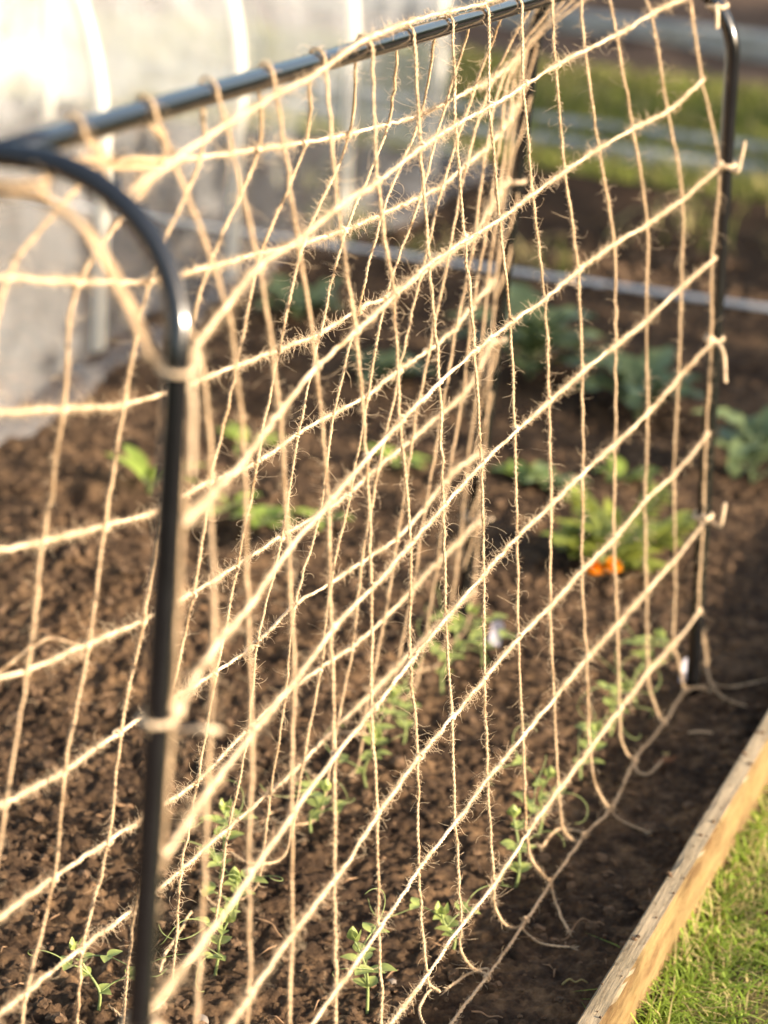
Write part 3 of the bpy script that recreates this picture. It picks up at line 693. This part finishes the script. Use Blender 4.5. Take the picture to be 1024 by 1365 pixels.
def pea(x,y,h,seed,label,group='pea seedlings in the bed'):
    h*=.76; rg=np.random.default_rng(seed); z=ground_z(x,y); r=empty('pea_seedling',(x,y,z),label,'seedling',group)
    ms,ml,tens=MB(),MB(),[]; a=rg.uniform(0,6.28); lean=np.array([math.cos(a),math.sin(a),0])*h*rg.uniform(.1,.3)
    sp=catmull([(0,0,-.01),lean*.1+[.10*h*math.sin(seed),.10*h*math.cos(seed*2),h*.33],lean*.7+[-.07*h*math.sin(seed*3),0,h*.68],lean*1.3+[0,0,h]],8); ms.tube(sp,np.linspace(.0016,.0009,len(sp)),6)
    ph=rg.uniform(0,6.28); nn=max(3,int(h/.019))
    for k in range(nn):
        f=.2+.8*(k+.5)/nn; p=sp[int(f*(len(sp)-1))]; aa=ph+k*2.6+rg.normal(0,.3); size=.0128*(.75+.5*rg.random())*(1.1-.35*abs(f-.6))
        for sd in (-1,1):          # clasping stipules
            b=aa+sd*.8; leaf(ml,p,(math.cos(b),math.sin(b),.5),(0,0,1),size*1.15,size*.95,.25,.25)
        # leaf stalk with paired leaflets and a tendril
        dv=np.array([math.cos(aa),math.sin(aa),rg.uniform(.35,1.0)]); dv/=np.linalg.norm(dv); l=.024*rg.uniform(.7,1.3)
        q=p+dv*l; ms.tube(catmull([p,p+dv*l*.5+[0,0,.002],q],4),.0007,5)
        for sd in (-1,1):
            b=aa+sd*1.1; leaf(ml,q,(math.cos(b),math.sin(b),.45),(0,0,1),size*1.25,size*.9,.2,.3)
        if k>0 or rg.random()<.6:
            for w in range(1 if rg.random()<.7 else 2):
                pts=[q]; d=dv+rg.normal(0,.35,3); cur=rg.normal(0,1,3); cur/=np.linalg.norm(cur)
                for s_ in range(14):
                    d=d/np.linalg.norm(d); d=d+np.cross(cur,d)*(.06+.03*s_); pts.append(pts[-1]+d/np.linalg.norm(d)*.0045)
                mt=MB(); mt.tube(catmull(pts,2),np.linspace(.0006,.0003,len(catmull(pts,2))),4); tens.append(mt)
    for k in range(3):
        b=ph+k*2.1; leaf(ml,sp[-1],(math.cos(b)*.6,math.sin(b)*.6,1),(math.cos(b),math.sin(b),0),.012,.010,.5,.1)
    ms.build('stem',M['peapale'],r); ml.build('foliage',M['pea'],r)
    for mt in tens: mt.build('tendril',M['peapale'],r)
    return r
PEAS=[(-.17,-.66,.07,1,'leafy pea seedling left of the black near leg, at the very front'),
(-.16,-.415,.085,2,'pea seedling with rounded pale leaves just right of the black near leg'),
(-.104,-.56,.075,3,'pea seedling with long curling tendrils below the pale round leaved one'),
(-.113,-.29,.065,4,'small upright pea seedling alone on open soil in the middle of the left row'),
(-.095,-.17,.095,5,'tall yellowish pea seedling in the middle of the left row'),
(.041,-.559,.095,6,'pea seedling with forked tendrils at the front foot of the near net'),
(.075,-.425,.05,7,'tiny pea seedling between the front two hanging twine loops'),
(.089,-.276,.085,8,'bushy pea seedling behind the large slack twine loop'),
(.081,-.17,.095,9,'pea seedling with a bright top against the second slack twine loop'),
(.087,-.021,.08,10,'blurred pea seedling beside the curled twine tail'),
(.084,.10,.09,13,'pale pea seedling leaning into the near net, in front of the farthest'),
(.092,.20,.10,11,'farthest pea seedling at the foot of the near net'),
(-.104,.094,.10,12,'sprawling pea seedling behind the net, in front of the middle plant label'),
(-.126,-.462,.06,14,'slender pea seedling close behind the round leaved seedling'),
(-.09,.20,.09,16,'broad leaved pea seedling below the middle plant label'),
(-.10,-.06,.08,15,'dim pea seedling between the tall yellowish one and the sprawling one')]
for a in PEAS: pea(*a)

def rosette(name,x,y,z0,n,L,W,mat,stemmat,seed,label,cat,group=None,up=.8,wave=.0,petiole=.35,sizevar=.3,stemh=0):
    rg=np.random.default_rng(seed); z=ground_z(x,y) if z0 is None else z0; r=empty(name,(x,y,z),label,cat,group); ml,ms=MB(),MB()
    for k in range(n):
        a=k*2.4+rg.normal(0,.25); e=up*rg.uniform(.6,1.4); l=L*(1-sizevar*rg.random()); d=np.array([math.cos(a),math.sin(a),e]); d/=np.linalg.norm(d)
        b=np.array([0,0,stemh*(k/n)]); pl=l*petiole; q=b+d*pl
        ms.tube(catmull([b-[0,0,.004],b+d*pl*.5+[0,0,.004],q],3),[L*.022]*7,5); 
        leaf(ml,q,d,(0,0,1),l,W*(l/L)*rg.uniform(.8,1.15),.25,rg.uniform(.25,.7),9,6,0,wave,rg,.8)
    ms.build('stalk',stemmat,r); ml.build('foliage',mat,r); return r
KG='young brassica plants at the back of the bed'
rosette('kale_plant',-.79,1.44,None,13,.075,.056,M['kale'],M['kalestem'],21,'dark green brassica plant by the skirt of the mesh tunnel','vegetable plant',KG,.9,.08)
rosette('kale_plant',-.36,1.30,None,16,.108,.070,M['kale'],M['kalestem'],22,'largest blue green brassica plant, seen through the middle of the near net','vegetable plant',KG,1.0,.1,stemh=.06)
rosette('kale_plant',-.17,1.23,None,14,.094,.064,M['kale'],M['kalestem'],23,'blue green brassica plant beside the largest one, nearer the far leg','vegetable plant',KG,1.0,.1,stemh=.05)
rosette('kale_plant',.05,1.02,None,13,.080,.046,M['kale'],M['kalestem'],24,'drooping brassica plant right of the far leg of the frame','vegetable plant',KG,.9,.09,stemh=.06)
rosette('kale_plant',-.55,1.20,None,11,.062,.045,M['kale'],M['kalestem'],25,'small brassica plant seen behind both layers of net','vegetable plant',KG,.9,.09)
rosette('kale_plant',-.19,.83,None,9,.042,.03,M['kale'],M['kalestem'],26,'small dull green brassica seedling left of the marigold','vegetable plant',KG,.8,.08)
LG='pale green seedlings behind the net'
rosette('lettuce_seedling',-.66,.55,None,5,.07,.022,M['lettuce'],M['peapale'],31,'upright yellow green seedling left of the near leg, by the furrow','seedling',LG,1.5)
rosette('lettuce_seedling',-.49,.54,None,6,.035,.035,M['lettuce'],M['peapale'],32,'round leaved pale seedling right of the near leg','seedling',LG,.5)
rosette('lettuce_seedling',-.55,.56,None,5,.04,.022,M['lettuce'],M['peapale'],33,'flat spreading pale seedling nearest the near leg','seedling',LG,.5)
rosette('lettuce_seedling',-.42,.56,None,5,.035,.025,M['lettuce'],M['peapale'],34,'small pale seedling, right hand end of its row','seedling',LG,.6)
rosette('lettuce_seedling',-.62,.80,None,5,.05,.03,M['lettuce'],M['peapale'],38,'pale seedling farther back behind the near leg','seedling',LG,.8)
rosette('lettuce_seedling',-.23,.84,None,7,.05,.035,M['lettuce'],M['peapale'],35,'yellow green seedling left of the marigold','seedling',LG,.7)
rosette('lettuce_seedling',-.40,.80,None,5,.045,.03,M['lettuce'],M['peapale'],36,'thin green seedling among the back net strands','seedling',LG,.8)
rosette('lettuce_seedling',-.11,.93,None,6,.04,.03,M['lettuce'],M['peapale'],37,'light green seedling above the marigold','seedling',LG,.7)

# bushes beyond the tunnel
def bush(x,y,h,w,seed,label):
    rg=np.random.default_rng(seed); r=empty('berry_bush',(x,y,-.01),label,'bush','bushes beyond the mesh tunnel'); ml,ms=MB(),MB()
    for k in range(9):
        a=rg.uniform(0,6.28); e=np.array([math.cos(a)*w*rg.random(),math.sin(a)*w*rg.random(),h*rg.uniform(.7,1)]); P=catmull([(0,0,0),e*.5+[0,0,h*.1],e],5); ms.tube(P,np.linspace(.006,.002,len(P)),5)
        for q in range(26):
            b=P[rg.integers(3,len(P))]+rg.normal(0,.035,3); d=rg.normal(0,1,3)+[0,0,.4]; leaf(ml,b,d,(.2,.1,1),rg.uniform(.04,.075),rg.uniform(.03,.05),.2,.3,4,2)
    ms.build('stem',M['twig'],r); ml.build('foliage',M['lettuce'],r)
for i_,(x,y,h,w,l) in enumerate([(-2.75,1.0,.55,.22,'leafy bush seen through the mesh tunnel, nearest the left edge'),(-2.95,1.62,.62,.28,'taller bush glimpsed through the tunnel between its first two clear hoops'),(-2.7,2.3,.45,.22,'low bush glimpsed through the mesh just above the ridge bar'),(-3.2,3.1,.6,.3,'yellow green bush beyond the far half of the tunnel'),(-2.6,3.6,.4,.25,'small bush past the far end of the tunnel')]): bush(x,y,h,w,200+i_,l)
# marigold
def marigold(x,y):
    rg=np.random.default_rng(41); z=ground_z(x,y); r=empty('marigold_plant',(x,y,z),'bushy marigold with two orange blooms on the bare soil','flower'); ml,ms=MB(),MB()
    for k in range(26):
        a=rg.uniform(0,6.28); e=rg.uniform(.3,1.4); l=rg.uniform(.05,.11); d=np.array([math.cos(a),math.sin(a),e]); d/=np.linalg.norm(d)
        P=catmull([(0,0,-.005),d*l*.6+[0,0,.006],d*l],5); ms.tube(P,.0011,5)
        for i in range(2,len(P)):
            for sd in (-1,1):
                s=np.cross(d,[0,0,1])*sd; s/=np.linalg.norm(s)+1e-9; leaf(ml,P[i],s+d*.7,(0,0,1),.026*rg.uniform(.7,1.2),.016,.1,.3,4,2)
        leaf(ml,P[-1],d,(0,0,1),.026,.011,.1,.3,5,2)
    ms.build('stem',M['peapale'],r); ml.build('foliage',M['marileaf'],r)
    for (fx,fy,fz) in ((.002,-.112,.032),(.022,-.104,.036)):
        mf=MB()
        for ring,(n,L,e) in enumerate(((13,.0125,-.1),(12,.0120,.4),(10,.0110,1.0),(8,.009,2.5))):
            for k in range(n):
                a=6.28*k/n+ring*.3+rg.normal(0,.08); leaf(mf,(fx,fy-.0012*ring,fz+.0012*ring),(math.cos(a),math.sin(a)-.35*e,e*.7),(0,0,1),L,.0075,-.15,.2,4,3,0,.06)
        f=mf.build('flower_head',M['orange'],r); sm=MB(); sm.tube(catmull([(0,0,.005),(fx*.6,fy*.6,.03),(fx,fy,fz)],5),.0013,5); sm.build('flower_stalk',M['peapale'],r)
marigold(-.045,.62)

# plant labels
def plabel(x,y,rz,h,w,label,tilt):
    z=ground_z(x,y); n=14; V=[];F=[]
    for (yy) in (-.0006,.0006):
        pts=[(-w*.5,-.03),(-w*.5,h-w*.45)]+[(-w*.5*math.cos(a),h-w*.45+w*.45*math.sin(a)) for a in np.linspace(0,math.pi,n)[1:-1]]+[(w*.5,h-w*.45),(w*.5,-.03)]
        for px,pz in pts: V.append((px,yy+.15*max(0,pz)**2/h*.6,pz))
    m=len(pts); F.append(tuple(range(m))); F.append(tuple(range(m,2*m))[::-1])
    for i in range(m): j=(i+1)%m; F.append((i,j,m+j,m+i))
    mb=MB(); mb.add(V,F); o=mb.build('plant_label',M['tagwhite'],smooth=False); o.location=(x,y,z); o.rotation_euler=(tilt,.12,rz); tag(o,label,'plant label'); return o
plabel(.126,.285,.35,.028,.014,'white plastic plant label at the far end of the ground cord',-.1)
plabel(-.10,.275,.3,.030,.0145,'white plastic plant label standing in soil behind the middle of the net',-.1)

# twigs, straw and dead leaves
def twig(x,y,L,a,seed,label,z=None,mat='twig',r=.0011):
    rg=np.random.default_rng(seed); d=np.array([math.cos(a),math.sin(a),0]); p=[]
    for t in np.linspace(-.5,.5,5):
        q=np.array([x,y,0])+d*L*t+np.array([rg.normal(0,.04)*L,rg.normal(0,.04)*L,0]); q[2]=(ground_z(q[0],q[1]) if z is None else z)+.003+rg.uniform(0,.003); p.append(q)
    mb=MB(); P=catmull(p,5); mb.tube(P,np.linspace(r,r*.6,len(P)),6); o=mb.build('twig',M[mat]); tag(o,label,'twig'); return o
twig(.168,-.345,.05,1.0,51,'dry brown twig on shaded soil, halfway along the board')
twig(.195,-.44,.022,.5,52,'pale straw stub sticking out by the inner edge of the board',mat='straw')
twig(-.085,-.475,.035,-.3,53,'reddish twig between the tendril seedling and the open soil')
twig(.045,.02,.035,.1,54,'thin curved twig crossing behind the third slack loop')
twig(.138,-.52,.028,.2,55,'flat brown bark sliver on the shaded soil near the front')
twig(-.30,-.32,.02,.6,56,'orange bark chip on the earth heap left of the near leg',r=.0022)
twig(.155,.07,.012,1.3,57,'short pale straw piece standing out on the shaded soil',mat='straw',r=.0016)
def dead(x,y,z,a,L,seed,label):
    rg=np.random.default_rng(seed); mb=MB(); leaf(mb,(0,0,0),(math.cos(a),math.sin(a),.2),(0,0,1),L,L*.6,.5,-.2,8,5,0,.12,rg)
    o=mb.build('dead_leaf',M['deadleaf']); o.location=(x,y,z); tag(o,label,'dead leaf'); return o
dead(.322,-.215,-.006,.2,.035,61,'curled brown dead leaf lying on the lawn beside the board')
dead(.352,-.325,-.010,1.2,.024,62,'smaller brown dead leaf on the lawn, nearer the front')
dead(.360,-.235,-.008,2.4,.026,63,'greyish dead leaf on the lawn touching the curled one')
dead(.150,.04,ground_z(.15,.04)+.004,.8,.028,64,'pinkish dead leaf on the shaded soil by the ground cord')
dead(.16,-.56,ground_z(.16,-.56)+.003,.6,.03,65,'brown dead leaf against the inside of the board')
for i,(x,y,r,l) in enumerate([(-.925,1.17,.018,'pale round stone beside the tunnel skirt'),(-.085,-.63,.006,'small white pebble right of the near leg foot'),(.045,-.505,.004,'tiny pale pebble on the front soil')]):
    mb=MB(); mb.add(rock(r,np.random.default_rng(90+i),.8),ICOF); o=mb.build('stone',M['stone']); o.location=(x,y,ground_z(x,y)+r*.4); tag(o,l,'stone')

# ------------------------------------------------------------------ things outside the picture that shade it
def shrub(x,y,name,label):
    rg=np.random.default_rng(71); r=empty(name,(x,y,-.05),label,'hedge'); ml,ms=MB(),MB()
    for k in range(9):
        y0=.2+k*.52; P=catmull([(0,y0,0),(rg.normal(0,.06),y0+rg.normal(0,.06),.5),(rg.normal(0,.12),y0+rg.normal(0,.15),1.15)],5); ms.tube(P,np.linspace(.022,.006,len(P)),6)
        for q in range(5):
            b=P[rg.integers(3,len(P))]; e=b+np.array([rg.normal(0,.25),rg.normal(0,.25),rg.uniform(.1,.35)]); ms.tube([b,(b+e)/2+[0,0,.03],e],[.007,.005,.003],5)
    n=0
    while n<9500:
        yy=rg.uniform(0,5.0); top=.85+.56*float(sstep(.20,.44,yy))+.05*float(vnoise(np.array([yy*1.6]),np.array([1.7]),91)[0]); zz=top*(1-rg.random()**1.5)
        if yy<.3 and rg.random()<.6: continue
        if vnoise(np.array([yy*5]),np.array([zz*5]),93)[0]<-.38: continue
        leaf(ml,(rg.normal(0,.2),yy,zz+.05),rg.normal(0,1,3)+np.array([0,0,.2]),(.1,.2,1),rg.uniform(.06,.10),rg.uniform(.04,.06),.2,.2,3,2); n+=1
    ms.build('stem',M['twig'],r); ml.build('foliage',M['hedgeleaf'],r)
M['hedgeleaf']=simple('hedge_leaf',(.07,.12,.03),.5,.3,.35,12,trans=.15)
shrub(3.0,.25,'hedge','loose leafy hedge to the right of the plot, shading the far beds')
mb=MB(); nA,nH=240,10; V=[];F=[]  # added unseen tree ring, gives the black steel dark reflections and dims the sky
for i_ in range(nA):
    a_=2*math.pi*i_/nA
    for j_ in range(nH):
        t_=j_/(nH-1); bump_=float(vnoise(np.array([math.cos(a_)*14+t_*3]),np.array([math.sin(a_)*14]),95)[0]); hgt=2.6+.9*float(vnoise(np.array([math.cos(a_)*9]),np.array([math.sin(a_)*9]),96)[0])
        rr_=15+1.6*bump_+1.5*t_*t_; V.append((rr_*math.cos(a_)-1,rr_*math.sin(a_)+1,-.2+hgt*t_))
for i_ in range(nA):
    for j_ in range(nH-1):
        b_=((i_+1)%nA)*nH; F.append((i_*nH+j_,b_+j_,b_+j_+1,i_*nH+j_+1))
rt=np.random.default_rng(97); V=np.array(V)
for q in range(15000):
    b_=V[rt.integers(0,len(V))]+rt.normal(0,.45,3); d_=rt.normal(0,1,3); d_/=np.linalg.norm(d_); e_=np.cross(d_,rt.normal(0,1,3)); e_/=np.linalg.norm(e_); l_=rt.uniform(.15,.42)
    c_=b_-np.array([math.cos(math.atan2(b_[1],b_[0])),math.sin(math.atan2(b_[1],b_[0])),0])*rt.uniform(-.3,.5)
    mb.add([c_-d_*l_,c_+e_*l_*.5,c_+d_*l_,c_-e_*l_*.5],[(0,1,2,3)])
mb.add(V+np.array([0,0,0]),F); tag(mb.build('unseen_tree_ring',M['hedgeleaf'],smooth=False),'added ring of unseen dark trees around the plots, there for dark reflections','trees',kind='stuff')

# ------------------------------------------------------------------ camera
p,yaw,roll=0.3471275,0.3135733,0.0674370
fwd=np.array([-math.sin(yaw)*math.cos(p),math.cos(yaw)*math.cos(p),-math.sin(p)]); right=np.array([math.cos(yaw),math.sin(yaw),0]); up=np.cross(right,fwd)
r2=math.cos(roll)*right+math.sin(roll)*up; u2=-math.sin(roll)*right+math.cos(roll)*up
cam=bpy.data.cameras.new('camera'); co=bpy.data.objects.new('camera',cam); COL.objects.link(co)
co.matrix_world=Matrix(((r2[0],u2[0],-fwd[0],.6525),(r2[1],u2[1],-fwd[1],-2.49355),(r2[2],u2[2],-fwd[2],1.19675),(0,0,0,1)))
cam.sensor_fit='VERTICAL'; cam.sensor_height=36; cam.sensor_width=24; cam.lens=93.6
cam.clip_start=.05; cam.clip_end=300
cam.dof.use_dof=True
fp=np.array([.088,-.53,.27]); cam.dof.focus_distance=float((fp-np.array([.6525,-2.49355,1.19675]))@fwd); cam.dof.aperture_fstop=4.2
cam.dof.aperture_blades=0
S.camera=co

# ------------------------------------------------------------------ light
EL=math.radians(17); AZ=math.atan2(-.10,1)   # low sun from the right
sd=Vector((math.cos(EL)*math.cos(AZ),math.cos(EL)*math.sin(AZ),math.sin(EL)))
w=bpy.data.worlds.new('World'); S.world=w; w.use_nodes=True; nt=w.node_tree
sky=nt.nodes.new('ShaderNodeTexSky'); sky.sky_type='NISHITA'; sky.sun_disc=False; sky.sun_elevation=EL; sky.sun_rotation=math.atan2(sd.x,sd.y)
sky.dust_density=2.0
tm=nt.nodes.new('ShaderNodeMix'); tm.data_type='RGBA'; tm.blend_type='MULTIPLY'; tm.inputs[0].default_value=1; tm.inputs[7].default_value=(1.0,.92,.84,1)
nt.links.new(sky.outputs[0],tm.inputs[6]); nt.links.new(tm.outputs[2],nt.nodes['Background'].inputs[0]); nt.nodes['Background'].inputs[1].default_value=.15
L=bpy.data.lights.new('sun','SUN'); L.energy=4.3; L.angle=math.radians(.5); L.color=(1,.85,.675)
lo=bpy.data.objects.new('sun',L); COL.objects.link(lo); lo.rotation_euler=(-sd).to_track_quat('-Z','Y').to_euler(); lo.location=(3,0,3)
S.view_settings.view_transform='Standard'; S.view_settings.look='None'; S.view_settings.exposure=1.70; S.view_settings.gamma=1
S.cycles.max_bounces=6; S.cycles.transparent_max_bounces=12
S.cycles.use_denoising=True
